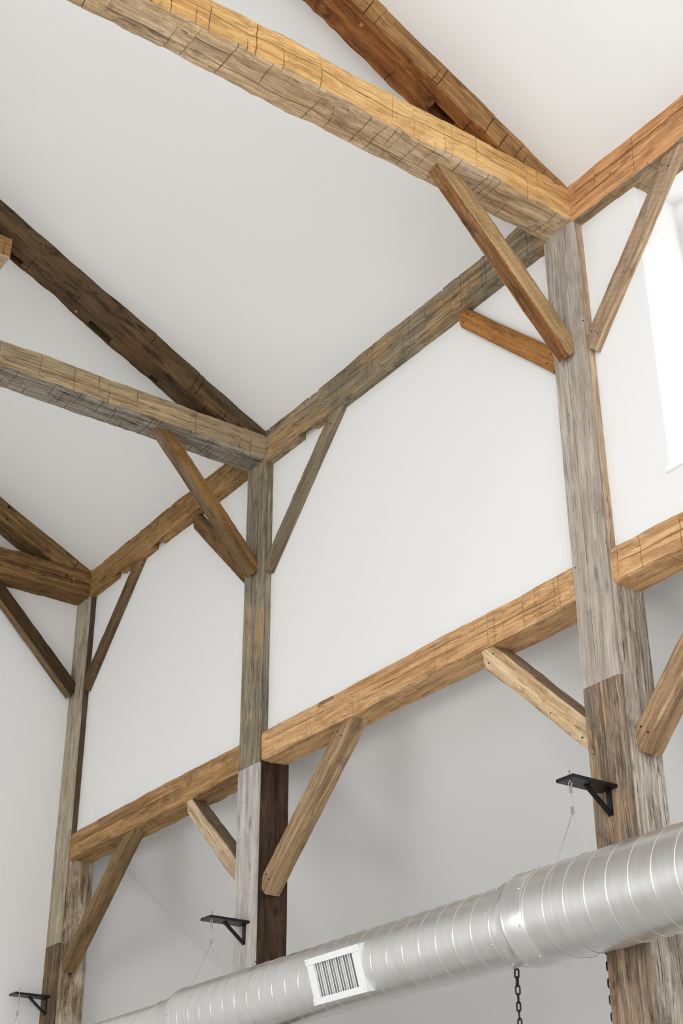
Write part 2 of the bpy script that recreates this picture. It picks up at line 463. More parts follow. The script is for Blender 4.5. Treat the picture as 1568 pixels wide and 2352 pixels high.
def beam_mesh(name, Ln, w, h, seed=0, wob=0.006, marks=7.0, depth=0.007, mfaces=(0, 1), cracks=(), pockets=(), r=0.008,
              detail=None, bow=0.0, wane=1.0, step=0.03, saw=False, prof=None):
    """Hewn timber: local x along 0..Ln, y width w, z height h, centred on the axis.
    faces: 0 = -y, 1 = -z, 2 = +y, 3 = +z"""
    rng = np.random.default_rng(seed + 1000)
    detail = Ln if detail is None else min(detail, Ln)
    # ---- rows
    ml = []
    x = 0.05
    if marks > 0:
        mean = 1.0 / (marks * len(mfaces))
        while x < detail - 0.04:
            ml.append((x, int(rng.choice(mfaces))))
            x += max(0.032, rng.gamma(3.0, mean / 3.0))
    ml = [m for m in ml if all(not (p[1] - 0.03 < m[0] < p[2] + 0.03) for p in pockets)]
    rows = []            # (x, kind, mark index)
    g = 0.0035
    blocked = []
    for k, (xm, f) in enumerate(ml):
        gg = g * rng.uniform(0.5, 1.3)
        rows += [(xm - gg, k, 0), (xm, k, 1), (xm + gg, k, 2)]
        blocked.append(xm)
    for p in pockets:
        if p[0] >= 10:
            xs = np.linspace(p[1], p[2], 9)
            rows += [(q, -1, 0) for q in xs]
        else:
            for q in (p[1], p[2]):
                rows += [(q - 0.0012, -1, 0), (q + 0.0012, -1, 0)]
        blocked += [p[1], p[2]]
    reg = list(np.arange(0, detail, step)) + list(np.arange(detail, Ln, 0.35)) + [Ln]
    blocked = np.array(blocked) if blocked else np.array([-9.0])
    for q in reg:
        if q in (0, Ln) or np.min(np.abs(blocked - q)) > 0.017:
            rows.append((q, -1, 0))
    rows.sort(key=lambda t: t[0])
    X = np.array([t[0] for t in rows])
    RK = np.array([t[1] for t in rows])
    RS = np.array([t[2] for t in rows])
    Nr = len(X)
    P_all, face_of = [], []
    for f in range(4):
        width = h if f in (0, 2) else w
        half = (w if f in (0, 2) else h) / 2
        e = r / width
        nv = 9 if f in mfaces else 5
        vs = [e] + list(np.linspace(e, 1 - e, nv)[1:-1]) + [1 - e]
        cl = [c for c in cracks if c[0] == f]
        pk = [p for p in pockets if p[0] % 10 == f]
        spec = []
        for ci, c in enumerate(cl):
            hw = c[2] / width
            vs = [q for q in vs if abs(q - c[1]) > hw * 1.6 + 0.015 or q in (e, 1 - e)]
            spec += [(c[1] - hw, ci, 0), (c[1] - hw * 0.3, ci, 1), (c[1] + hw * 0.3, ci, 1), (c[1] + hw, ci, 0)]
        for p in pk:
            if p[0] >= 10:
                rr = (p[2] - p[1]) / 2 / width
                qs = list(np.linspace(p[3] - rr, p[3] + rr, 9))
                lo, hi = qs[0], qs[-1]
            else:
                lo, hi = p[3], p[4]
                qs = [q2 for q in (lo, hi) for q2 in (q - 0.0012 / width, q + 0.0012 / width)]
            vs = [q for q in vs if min(abs(q - lo), abs(q - hi)) > 0.012 or q in (e, 1 - e)]
            spec += [(q, -1, 0) for q in qs]
        cols = sorted([(q, -1, 0) for q in vs] + spec, key=lambda t: t[0])
        V = np.array([t[0] for t in cols])
        Nc = len(V)
        XX = np.repeat(X[:, None], Nc, 1)
        VV = np.repeat(V[None, :], Nr, 0).copy()
        # cracks wander
        D = np.zeros((Nr, Nc))
        for ci, c in enumerate(cl):
            wd = vnoise(rng, 80, X + 0.2, 0.22) * 0.022 + vnoise(rng, 300, X + 0.1, 0.05) * 0.006
            VV += wd[:, None] * np.exp(-((VV - c[1]) / 0.11) ** 2)
            x0, x1 = (c[4], c[5]) if len(c) > 4 else (0, Ln)
            env = np.clip((X - x0) / 0.12, 0, 1) * np.clip((x1 - X) / 0.12, 0, 1)
            env = env * (0.75 + 0.45 * vnoise(rng, 100, X, 0.15))
            inner = np.array([1.0 if (t[1] == ci and t[2] == 1) else 0.0 for t in cols])
            D -= np.clip(env, 0, 1.3)[:, None] * inner[None, :] * c[3]
        # slow wander of the face plane and of the hewing
        D += (vnoise(rng, 60, X + 0.3, 0.55) * wob)[:, None]
        ph = rng.uniform(0, 6.28, 6)
        D += wob * 0.30 * np.sin(XX * 7.3 + VV * 3.1 + ph[0]) * np.sin(VV * 5.0 + ph[1])
        if not saw:
            D += wob * 0.22 * np.sin(XX * 19.0 + VV * 6 + ph[2])
            D += rng.normal(0, 0.0006, D.shape)
        # scoring marks and the chopped facets between them
        mk = [(k, m) for k, m in enumerate(ml) if m[1] == f]
        if mk:
            mx = np.array([m[0] for _, m in mk])
            amp = rng.uniform(-0.3, 1.0, len(mk) + 1) * depth
            seg = np.searchsorted(mx, X - 1e-4)
            lo = np.concatenate([[0], mx])[seg]
            hi = np.concatenate([mx, [Ln]])[seg]
            t = np.clip((X - lo) / np.maximum(hi - lo, 1e-3), 0, 1)
            side = rng.uniform(-1, 1, len(mk) + 1)[seg]
            win = np.clip(0.55 + side[:, None] * (VV - 0.5) * 2, 0, 1)
            D -= (amp[seg] * t)[:, None] * win
            for k, m in mk:
                a, b = 0.0, 1.0
                u = rng.uniform()
                if u < 0.35:
                    b = rng.uniform(0.35, 0.75)
                elif u < 0.6:
                    a = rng.uniform(0.25, 0.6)
                wv = np.clip((V - a + 0.04) / 0.06, 0, 1) * np.clip((b + 0.04 - V) / 0.06, 0, 1)
                dm = depth * rng.uniform(0.6, 2.2)
                rr_ = np.where((RK == k) & (RS == 1))[0]
                D[rr_] -= dm * wv[None, :]
                sel = np.where(RK == k)[0]
                skew = rng.uniform(-0.012, 0.012)
                wig = vnoise(rng, 12, V + 0.05, 0.16) * 0.004
                XX[sel] += skew * (V - 0.5)[None, :] + wig[None, :]
        # knocked-off arrises
        for j in (0, Nc - 1):
            D[:, j] -= wane * np.abs(vnoise(rng, 200, X + 0.07, 0.11)) * 0.006
        # pockets
        for p in pk:
            if p[0] >= 10:
                cx, cr = (p[1] + p[2]) / 2, (p[2] - p[1]) / 2
                ins = ((XX - cx) ** 2 + ((VV - p[3]) * width) ** 2) < (cr * 0.9) ** 2
                D = np.where(ins, -p[5], D)
            else:
                ins = (XX > p[1]) & (XX < p[2]) & (VV > p[3]) & (VV < p[4])
                D = np.where(ins, -p[5], D)
        off = half + D
        s = (VV - 0.5) * width
        if f == 0:
            Y, Z = -off, -s
        elif f == 1:
            Y, Z = s, -off
        elif f == 2:
            Y, Z = off, s
        else:
            Y, Z = -s, off
        if bow:
            Z = Z + bow * 4 * (XX / Ln) * (1 - XX / Ln)
        if prof is not None:
            dz, dw = prof(XX)
            Z = Z + dz
            Y = Y + dw
        XX = np.clip(XX, 0, Ln)
        P_all.append(np.stack([XX, Y, Z], -1))
        face_of += [f] * Nc
    P = np.concatenate(P_all, 1)
    Nc = P.shape[1]
    idx = np.arange(Nr * Nc).reshape(Nr, Nc)
    a = idx[:-1, :]
    b = idx[1:, :]
    an, bn = np.roll(a, -1, 1), np.roll(b, -1, 1)
    quads = np.stack([a, an, bn, b], -1).reshape(-1, 4)
    fmat = np.repeat(np.array(face_of)[None, :], Nr - 1, 0).reshape(-1)
    me = bpy.data.meshes.new(name)
    nq = len(quads)
    me.vertices.add(Nr * Nc)
    me.vertices.foreach_set('co', P.reshape(-1).astype(np.float32))
    nl = nq * 4 + 2 * Nc
    me.loops.add(nl)
    lv = np.concatenate([quads.reshape(-1), idx[0, ::-1], idx[-1, :]])
    me.loops.foreach_set('vertex_index', lv.astype(np.int32))
    me.polygons.add(nq + 2)
    ls = np.concatenate([np.arange(nq) * 4, [nq * 4, nq * 4 + Nc]])
    me.polygons.foreach_set('loop_start', ls.astype(np.int32))
    me.polygons.foreach_set('material_index', np.concatenate([fmat, [0, 0]]).astype(np.int32))
    me.update(calc_edges=True)
    me.validate()
    me.polygons.foreach_set('use_smooth', [True] * len(me.polygons))
    me.set_sharp_from_angle(angle=rad(28))
    return me


def frame_matrix(origin, xdir, ydir):
    x = Vector(xdir).normalized()
    y = Vector(ydir)
    y = (y - x * y.dot(x)).normalized()
    z = x.cross(y)
    m = Matrix(((x.x, y.x, z.x), (x.y, y.y, z.y), (x.z, y.z, z.z))).to_4x4()
    m.translation = Vector(origin)
    return m


def beam(name, origin, xdir, ydir, Ln, w, h, mats, parent=None, **kw):
    """mats: material for face -y, -z, +y, +z"""
    me = beam_mesh(name, Ln, w, h, **kw)
    mats = list(mats) + [mats[0]] * (4 - len(mats)) if len(mats) < 4 else list(mats)
    return link(name, me, mats, parent, frame_matrix(origin, xdir, ydir))


def peg(parent, x, face, half, c, r=0.013, out=0.004):
    """wooden peg end set in a beam; x along, c offset across the face (local z for faces 0/2, local y for 1/3)"""
    bm = bmesh.new()
    bmesh.ops.create_cone(bm, cap_ends=True, segments=14, radius1=r, radius2=r * 0.88, depth=0.03)
    me = bpy.data.meshes.new('peg')
    bm.to_mesh(me)
    bm.free()
    n = {0: (0, -1, 0), 1: (0, 0, -1), 2: (0, 1, 0), 3: (0, 0, 1)}[face]
    m = Vector(n).to_track_quat('Z', 'X').to_matrix().to_4x4()
    pos = Vector(n) * (half + out - 0.015)
    pos.x += x
    if face in (0, 2):
        pos.z += c
    else:
        pos.y += c
    m.translation = pos
    return link('peg', me, M['peg'], parent, m)


# ------------------------------------------------------------------ key dimensions (metres)
PX = [0.0, -3.265, -6.117]      # left faces of the posts
W = 0.25
WALL_Y = 0.069                  # face of the upper wall
POST_D = 0.244
XEND = -6.108                   # far end wall
XBACK = 8.0
YOPP = -10.4
YR = (0.0 + YOPP) / 2           # ridge
TIE_Z = 7.10
GIRT_Z0, GIRT_Z1 = 4.785, 4.985


def ceil_z(y):
    return 7.345 - 0.5 * y


# ------------------------------------------------------------------ the room
def plane_slab(name, quad, thick, mat, nrm):
    n = Vector(nrm).normalized() * thick
    vs = [Vector(q) for q in quad] + [Vector(q) + n for q in quad]
    me = bpy.data.meshes.new(name)
    me.from_pydata([tuple(v) for v in vs], [], [(0, 1, 2, 3), (7, 6, 5, 4), (0, 4, 5, 1), (1, 5, 6, 2), (2, 6, 7, 3), (3, 7, 4, 0)])
    bm = bmesh.new()
    bm.from_mesh(me)
    bmesh.ops.recalc_face_normals(bm, faces=bm.faces[:])
    bm.to_mesh(me)
    bm.free()
    return link(name, me, mat)


struct(link('floor', boxes_mesh('floor', [(XEND - 0.2, XBACK + 0.2, YOPP - 0.2, 3.4, -0.1, 0.0)]), M['floor']))
zr = ceil_z(YR)
ceiling = plane_slab('ceiling', [(XEND - 0.2, 0.30, ceil_z(0.30)), (XBACK + 0.2, 0.30, ceil_z(0.30)), (XBACK + 0.2, YR, zr), (XEND - 0.2, YR, zr)], 0.12, M['ceiling'], (0, 0.447, 0.894))
struct(ceiling)
c2 = plane_slab('ceiling', [(XEND - 0.2, YR, zr), (XBACK + 0.2, YR, zr), (XBACK + 0.2, YOPP - 0.2, ceil_z(0.2)), (XEND - 0.2, YOPP - 0.2, ceil_z(0.2))], 0.12, M['ceiling'], (0, -0.447, 0.894))
struct(c2)

# long wall above the girts, with the tall window opening right of the first post
WX0, WX1, WZ0, WZ1 = 0.665, 2.05, 5.27, 7.12
JY = 0.46
e_ = 0.004
wall_boxes = [(PX[2] + W - e_, PX[1] + e_, WALL_Y, 0.25, 4.93, 7.42), (PX[1] + W - e_, PX[0] + e_, WALL_Y, 0.25, 4.93, 7.42), (PX[0] + W - e_, WX0, WALL_Y, 0.25, 4.93, 7.42),
              (PX[2], PX[2] + W - e_, POST_D, 0.25, 4.93, 7.42), (PX[1] + e_, PX[1] + W - e_, POST_D, 0.25, 4.93, 7.42), (PX[0] + e_, PX[0] + W - e_, POST_D, 0.25, 4.93, 7.42),
              (WX1, XBACK, WALL_Y, 0.25, 4.93, 7.42), (WX0, WX1, WALL_Y, 0.25, 4.93, WZ0), (WX0, WX1, WALL_Y, 0.25, WZ1, 7.42),
              (WX0 - 0.14, WX0, 0.25, JY, WZ0 - 0.14, WZ1 + 0.05), (WX1, WX1 + 0.14, 0.25, JY, WZ0 - 0.14, WZ1 + 0.05), (WX0, WX1, 0.25, JY, WZ0 - 0.14, WZ0), (WX0, WX1, 0.25, JY, WZ1, WZ1 + 0.05)]
struct(link('wall_right', boxes_mesh('wall_right', wall_boxes), M['wall']))

win = empty('window_1', (WX0, JY, WZ0))
win['kind'] = 'structure'
fr = []
for a, b in ((0, 0.05), (WX1 - WX0 - 0.05, WX1 - WX0), (0.66, 0.71)):
    fr.append((a, b, -0.05, 0.0, 0, WZ1 - WZ0))
for a, b in ((0, 0.05), (WZ1 - WZ0 - 0.05, WZ1 - WZ0), (0.9, 0.94)):
    fr.append((0.05, WX1 - WX0 - 0.05, -0.048, -0.002, a, b))
link('window_frame', boxes_mesh('window_frame', fr), M['trim'], win)
for (a, b) in ((0.05, 0.66), (0.71, WX1 - WX0 - 0.05)):
    for (c, d_) in ((0.05, 0.9), (0.94, WZ1 - WZ0 - 0.05)):
        link('pane', boxes_mesh('pane', [(a, b, -0.028, -0.022, c, d_)]), M['glass'], win)
link('window_sill', boxes_mesh('window_sill', [(-0.012, WX1 - WX0 + 0.012, WALL_Y - JY - 0.022, -0.05, -0.028, 0.004)], 0.004), M['trim'], win)

# far end wall (also closes the aisle)
poly = [(YOPP, 0), (3.2, 0), (3.2, 3.0), (0.28, 5.12), (0.28, ceil_z(0.28)), (YR, zr), (YOPP, ceil_z(0))]
bm = bmesh.new()
fv = [bm.verts.new((XEND, y, z)) for y, z in poly]
bv = [bm.verts.new((XEND - 0.15, y, z)) for y, z in poly]
bm.faces.new(fv)
bm.faces.new(bv[::-1])
for i in range(len(poly)):
    j = (i + 1) % len(poly)
    bm.faces.new((fv[j], fv[i], bv[i], bv[j]))
bmesh.ops.recalc_face_normals(bm, faces=bm.faces[:])
me = bpy.data.meshes.new('wall_left')
bm.to_mesh(me)
bm.free()
struct(link('wall_left', me, M['wall']))

# aisle behind the posts: sloping ceiling and low outer wall
struct(plane_slab('ceiling', [(XEND - 0.1, 0.24, 5.127), (XBACK, 0.24, 5.127), (XBACK, 3.12, 3.008), (XEND - 0.1, 3.12, 3.008)], 0.1, M['wall'], (0, 0.593, 0.805)))
struct(link('wall_back', boxes_mesh('wall_back', [(XEND - 0.1, XBACK, 3.1, 3.25, 0, 3.1)]), M['wall']))

# opposite wall and near gable with their window openings
o0, o1 = YOPP - 0.15, YOPP
ob = [(XEND, XBACK, o0, o1, 7.10, 7.35), (XEND, 4.2, o0, o1, 5.3, 7.10), (5.6, XBACK, o0, o1, 5.3, 7.10), (XEND, XBACK, o0, o1, 2.9, 5.3),
      (XEND, -3.9, o0, o1, 0, 2.9), (4.3, XBACK, o0, o1, 0, 2.9), (-3.9, 4.3, o0, o1, 0, 0.18)]
struct(link('wall_opposite', boxes_mesh('wall_opposite', ob), M['wall']))
gb = [(XBACK, XBACK + 0.15, YOPP, -8.3, 0, 7.3), (XBACK, XBACK + 0.15, -1.7, 3.2, 0, 7.3), (XBACK, XBACK + 0.15, -8.3, -1.7, 0, 0.25), (XBACK, XBACK + 0.15, -8.3, -1.7, 4.95, 7.3), (XBACK, XBACK + 0.15, -8.6, -1.8, 7.3, 8.9)]
struct(link('wall_near', boxes_mesh('wall_near', gb), M['wall']))

# ------------------------------------------------------------------ posts: each boxed in old boards
post_info = [
    ('p1', 4.292, 'weathered grey post beside the bright tall window', 41),
    ('p2', 4.772, 'middle post with pale grey front board and dark brown side board', 42),
    ('p3', 4.116, 'corner post standing against the far end wall', 43),
]
BT = 0.024
for i, (k, sc, lab, sd) in enumerate(post_info):
    x0 = PX[i]
    po = empty('timber_post', (x0 + W / 2, 0, 0))
    tag(po, lab, 'post', 'posts along the long wall')
    UP = (0, 0, 1)

    def board(nm, z0, z1, cx, cy, w, t, mat, seed, ydir, mf=(0,)):
        o = beam(nm, (cx - x0 - W / 2, cy, z0), UP, ydir, z1 - z0, t, w, [mat, mat, mat, mat], po, seed=seed, wob=0.0016, marks=0.0, r=0.003, wane=0.35, saw=True, step=0.06,
                 cracks=[(0, 0.35 + 0.3 * random.Random(seed).random(), 0.0022, 0.010)] if nm.endswith('front_board') else ())
        return o
    # local x = up, local -y = outward
    board('lower_front_board', 0.0, sc - 0.001, x0 + W / 2, BT / 2, W + 0.004, BT, L[k + '_lo'], sd, (0, 1, 0))
    board('upper_front_board', sc + 0.001, TIE_Z + 0.03, x0 + W / 2, BT / 2, W, BT, L[k + '_up'], sd + 10, (0, 1, 0))
    board('lower_side_board', 0.0, 4.963, x0 + W - BT / 2, (BT + POST_D) / 2, POST_D - BT, BT, L[k + '_lo_s'], sd + 20, (-1, 0, 0))
    board('upper_side_board', 4.965, TIE_Z + 0.03, x0 + W - BT / 2, (BT + POST_D) / 2, POST_D - BT, BT, L[k + '_up_s'], sd + 30, (-1, 0, 0))
    board('left_side_board', 0.0, TIE_Z + 0.03, x0 + BT / 2, (BT + POST_D) / 2, POST_D - BT, BT, L[k + '_lo'], sd + 40, (1, 0, 0))
    link('core', boxes_mesh('core', [(-W / 2 + BT - 0.002, W / 2 - BT + 0.002, BT - 0.002, POST_D - 0.003, 0, TIE_Z)]), L['plain_core'], po)

# ------------------------------------------------------------------ tie beams (local x = into the room, +y = toward the window end, -z = under)
YD = (1, 0, 0)
INTO = (0, -1, 0)


def crown1(XX):
    # the lower face of the near tie thins and swells like the tree it came from
    return (0.010 * np.sin(XX * 1.1) + 0.02 * np.clip(XX - 1.6, 0, 2), 0.0 * XX)


tie_len = 0.06 - YOPP
tl = tie_len
t1 = beam('tie_beam', (W / 2, 0.05, TIE_Z + 0.125), INTO, YD, tl, W, 0.245,
          [L['tie1_u'], L['tie1_u'], L['tie1_f'], L['tie1_f']], seed=3, wob=0.014, marks=7, depth=0.011, mfaces=(1, 2), detail=3.6, wane=1.5, r=0.014,
          cracks=[(2, 0.52, 0.004, 0.03, 0.5, 3.6), (1, 0.35, 0.003, 0.02, 0.3, 3.0), (2, 0.75, 0.002, 0.015, 0.0, 0.9)], prof=crown1)
tag(t1, 'golden tan hewn tie beam over the post beside the window', 'beam', 'tie beams across the hall')
t2 = beam('tie_beam', (PX[1] + W / 2, 0.05, TIE_Z + 0.105), INTO, YD, tl, W, 0.205,
          [L['tie2_u'], L['tie2_u'], L['tie2_f'], L['tie2_f']], seed=8, wob=0.009, marks=8, depth=0.009, mfaces=(1, 2), detail=2.8, wane=0.9, r=0.012,
          cracks=[(1, 0.78, 0.006, 0.04, 0.0, 2.4), (2, 0.42, 0.002, 0.015, 0.3, 2.5)])
tag(t2, 'greyish tan hewn tie beam over the middle post', 'beam', 'tie beams across the hall')
t3 = beam('tie_beam', (PX[2] + W / 2, 0.05, TIE_Z + 0.11), INTO, YD, tl, W, 0.235,
          [L['tie3_f'], L['tie3_f'], L['tie3_f'], L['tie3_f']], seed=11, wob=0.008, marks=3, depth=0.006, mfaces=(1, 2), detail=1.6, wane=1.2,
          cracks=[(2, 0.48, 0.004, 0.03, 0.0, 1.5), (2, 0.22, 0.002, 0.015, 0.0, 1.2)],
          pockets=[(12, 0.268, 0.292, 0.58, 0, 0.05), (12, 0.222, 0.240, 0.36, 0, 0.05)])
tag(t3, 'brown tie beam lying along the far end wall', 'beam', 'tie beams across the hall')
peg(t3, 0.215, 2, W / 2, 0.005)

# ------------------------------------------------------------------ principal rafters under the roof slope
RD = Vector((0, -1, 0.5)).normalized()
RN = Vector((0, 0.5, 1)).normalized()      # up out of the slope


def rafter(i, th, seed, mats, lab, pockets=(), cracks=(), pegs=(), **kw):
    foot = Vector((PX[i] + W / 2, 0.10, ceil_z(0.10))) + RN * (0.03 - (th + 0.03) / 2)
    ln = (0.10 - YR) / -RD.y * 1.0
    o = beam('rafter', foot, RD, (1, 0, 0), ln, W - 0.03, th + 0.03, mats, seed=seed, pockets=pockets, cracks=cracks, mfaces=(1, 2), **kw)
    tag(o, lab, 'rafter', 'rafters under the sloped ceiling')
    for q in pegs:
        peg(o, *q)
    return o


r1 = rafter(0, 0.195, 21, [L['raf1_u'], L['raf1_u'], L['raf1_f'], L['raf1_f']], 'orange brown rafter rising above the golden tie beam',
            pockets=[(1, 0.87, 1.03, 0.30, 0.62, 0.10)], cracks=[(2, 0.35, 0.003, 0.02, 0.4, 3.0), (1, 0.8, 0.003, 0.02, 1.3, 3.0)], wob=0.007, marks=4, depth=0.008, detail=3.4, wane=1.6,
            pegs=[(1.62, 1, 0.115, 0.05)])
r2 = rafter(1, 0.185, 22, [L['raf2'], L['raf2'], L['raf2'], L['raf2']], 'dark brown rafter with empty mortises above the greyish tie beam',
            pockets=[(1, 1.40, 1.60, 0.12, 0.36, 0.09), (1, 2.22, 2.42, 0.12, 0.36, 0.09), (1, 0.95, 1.02, 0.1, 0.3, 0.03)], cracks=[(1, 0.62, 0.003, 0.02, 0.5, 3.0)], wob=0.013, marks=3.5, depth=0.010, detail=3.2, wane=2.2,
            pegs=[(1.72, 1, 0.108, -0.055)])
r3 = rafter(2, 0.165, 23, [L['raf3'], L['raf3'], L['raf3'], L['raf3']], 'brown rafter with peg holes against the far end wall',
            pockets=[(12, 1.005, 1.032, 0.72, 0, 0.06), (12, 0.955, 0.982, 0.16, 0, 0.06), (1, 0.85, 1.05, 0.25, 0.5, 0.08)], cracks=[(2, 0.55, 0.003, 0.02, 0.2, 1.4)], wob=0.006, marks=4, depth=0.007, detail=1.6)

# collar beam joining the second rafter
cb = beam('collar_beam', (PX[1] + W / 2 + 0.03, -2.12, 8.075), INTO, YD, 6.64, 0.19, 0.165, [L['tie1_f'], L['tie1_u'], L['raf1_f'], L['raf1_f']], seed=31, mfaces=(1, 2), marks=6, detail=0.6)
tag(cb, 'tan collar beam meeting the dark brown rafter', 'beam')

# ------------------------------------------------------------------ wall plates at the eaves (local = world axes)
AX, AY = (1, 0, 0), (0, 1, 0)


def run(name, xa, xb, y0, y1, z0, z1, mats, lab, group, **kw):
    o = beam(name, (xa, (y0 + y1) / 2, (z0 + z1) / 2), AX, AY, xb - xa, y1 - y0, z1 - z0, mats, mfaces=(0, 1), **kw)
    tag(o, lab, 'beam', group)
    return o


GP, GG = 'plates below the eaves', 'girts across the wall'
a, b = PX[1] + W - 0.015, PX[0] + 0.015
pl12 = run('plate_beam', a, b, -0.003, 0.20, 7.080, 7.385, [L['pl12_f'], L['pl12_f'], L['pl12_f'], L['pl12_f']], 'grey brown plate beam between the window post and the middle post', GP,
           seed=51, wob=0.007, marks=9, depth=0.007, cracks=[(0, 0.55, 0.002, 0.015, 0.3, 2.6)],
           pockets=[(10, 0.03, 0.055, 0.17, 0, 0.06), (10, 0.37, 0.395, 0.58, 0, 0.06), (10, 0.565, 0.59, 0.15, 0, 0.06), (10, 2.08, 2.105, 0.14, 0, 0.06), (1, 0.44, 0.60, 0.02, 0.5, 0.05)])
peg(pl12, -0.66 - a, 0, 0.1015, -0.01)
a, b = PX[2] + W - 0.015, PX[1] + 0.015
pl23 = run('plate_beam', a, b, -0.003, 0.20, 7.102, 7.42, [L['pl23_f'], L['pl23_f'], L['pl23_f'], L['pl23_f']], 'honey brown plate beam between the middle post and the corner post', GP,
           seed=52, wob=0.006, marks=14, depth=0.010, cracks=[(0, 0.62, 0.003, 0.02, 0.0, 2.7), (0, 0.3, 0.002, 0.012, 0.8, 2.5)],
           pockets=[(1, 0.46, 0.56, 0.02, 0.6, 0.06), (1, 1.13, 1.25, 0.02, 0.6, 0.06)])
peg(pl23, 2.38, 0, 0.1015, 0.0)
a, b = PX[0] + W - 0.015, XBACK
pl01 = run('plate_beam', a, b, -0.003, 0.20, 7.088, 7.40, [L['pl01_f'], L['pl01_u'], L['pl01_f'], L['pl01_f']], 'orange cracked plate beam over the bright tall window', GP,
           seed=53, wob=0.007, marks=3, depth=0.005, detail=1.6, cracks=[(0, 0.42, 0.007, 0.05, 0.0, 1.6), (0, 0.66, 0.003, 0.02, 0.0, 0.5)])
peg(pl01, 0.575 - a, 0, 0.1015, -0.035, 0.014)

# ------------------------------------------------------------------ girts
a, b = PX[1] + W - 0.008, PX[0] + 0.01
g12 = run('girt_beam', a, b, 0.022, 0.232, 4.788, 4.988, [L['g12_f'], L['g12_f'], L['g12_f'], L['g12_f']], 'tan girt beam between the window post and the middle post', GG,
          seed=61, wob=0.006, marks=7, depth=0.006, wane=0.8, r=0.012, cracks=[(0, 0.55, 0.003, 0.02, 1.2, 3.0), (1, 0.5, 0.003, 0.02, 0.4, 2.8), (0, 0.40, 0.0025, 0.015, 0.0, 0.9)],
          pockets=[(0, 0.66, 0.83, 0.04, 0.20, 0.10)])
a, b = PX[2] + W - 0.008, PX[1] + 0.01
g23 = run('girt_beam', a, b, 0.022, 0.232, 4.768, 4.985, [L['g23_f'], L['g23_f'], L['g23_f'], L['g23_f']], 'brown girt beam between the middle post and the corner post', GG,
          seed=62, wob=0.006, marks=4, depth=0.006, wane=0.8, r=0.012, cracks=[(0, 0.45, 0.0025, 0.015, 0.0, 1.8), (1, 0.6, 0.003, 0.02, 0.2, 2.5)])
a, b = PX[0] + W - 0.008, XBACK
g01 = run('girt_beam', a, b, 0.030, 0.232, 4.790, 4.982, [L['g12_f'], L['g12_f'], L['g12_f'], L['g12_f']], 'orange tan girt beam below the bright tall window', GG,
          seed=63, wob=0.005, marks=6, depth=0.010, detail=1.2, wane=0.8, r=0.010, cracks=[(0, 0.50, 0.004, 0.03, 0.0, 1.1), (1, 0.45, 0.004, 0.02, 0.2, 1.1)])

# ------------------------------------------------------------------ knee braces
GB = 'knee braces of the timber frame'


def wall_brace(px_side, zlo, xtop, ztop, sec, y0, y1, mats, lab, seed, **kw):
    """brace in the plane of the wall, from the post face (px_side, zlo centre) up to (xtop, ztop)"""
    A = Vector((px_side, (y0 + y1) / 2, zlo))
    B = Vector((xtop, (y0 + y1) / 2, ztop))
    dr = (B - A).normalized()
    ext = 0.075
    A2, B2 = A - dr * ext, B + dr * ext
    o = beam('knee_brace', A2, dr, (0, 1, 0), (B2 - A2).length, y1 - y0, sec, mats, seed=seed, marks=0, wob=kw.pop('wob', 0.003), saw=True, wane=0.9, r=0.005, **kw)
    # mitre both ends so that they lie flush on post and beam
    me = o.data
    sgn = 1 if B.x > A.x else -1
    ux, uz = dr.x, dr.z
    Zx, Zz = o.matrix_local.col[2].x, o.matrix_local.col[2].z
    n = len(me.vertices)
    co = np.empty(n * 3, np.float32)
    me.vertices.foreach_get('co', co)
    co = co.reshape(-1, 3)
    Lt = (B2 - A2).length
    post_x = px_side - sgn * 0.004
    top_z = ztop + 0.004
    # x at which the line of each vertex (parallel to the brace) meets the post face and the beam underside
    xs = (post_x - A2.x - co[:, 2] * Zx) / ux
    xe = (top_z - A2.z - co[:, 2] * Zz) / uz
    t = co[:, 0] / Lt
    co[:, 0] = xs + (xe - xs) * t
    me.vertices.foreach_set('co', co.reshape(-1))
    me.update()
    tag(o, lab, 'brace', GB)
    nails(o, Lt, (y1 - y0) / 2, (-sec * 0.22, sec * 0.22), (0.16, Lt - 0.17))
    return o


def nails(o, Lt, half, zs=(-0.02, 0.02), xs=(0.12, )):
    for x in xs:
        for z in zs:
            bm = bmesh.new()
            bmesh.ops.create_cone(bm, cap_ends=True, segments=8, radius1=0.0045, radius2=0.0045, depth=0.006)
            me = bpy.data.meshes.new('nail_head')
            bm.to_mesh(me)
            bm.free()
            m = Vector((0, -1, 0)).to_track_quat('Z', 'X').to_matrix().to_4x4()
            m.translation = (x, -half - 0.001, z)
            link('nail_head', me, M['black'], o, m)


def B4(a, b):
    return [L[a], L[b], L[a], L[b]]


X1R, X2R, X3R = PX[0] + W, PX[1] + W, PX[2] + W
wall_brace(X1R, 6.222, 1.00, 7.087, 0.118, 0.025, 0.076, B4('b_p1r', 'b_p1r_s'), 'tan brace from the window post to the orange plate beam, crossing the window', 71, wob=0.004)
wall_brace(PX[0], 6.258, -0.817, 7.083, 0.125, 0.025, 0.076, B4('b_p1l', 'b_p1l'), 'orange brace from the window post up to the grey brown plate beam', 72)
wall_brace(X2R, 6.205, -2.165, 7.080, 0.115, 0.020, 0.076, B4('b_p2r', 'b_p2r'), 'grey brown brace from the middle post up to the grey brown plate beam', 73)
wall_brace(PX[1], 6.240, -4.110, 7.095, 0.125, 0.025, 0.076, B4('b_p2l', 'b_p2l'), 'dark brown brace from the middle post up to the honey plate beam', 74)
wall_brace(X3R, 6.250, -5.035, 7.098, 0.115, 0.020, 0.076, B4('b_p3r', 'b_p3r'), 'brown brace from the corner post up to the honey plate beam', 75)
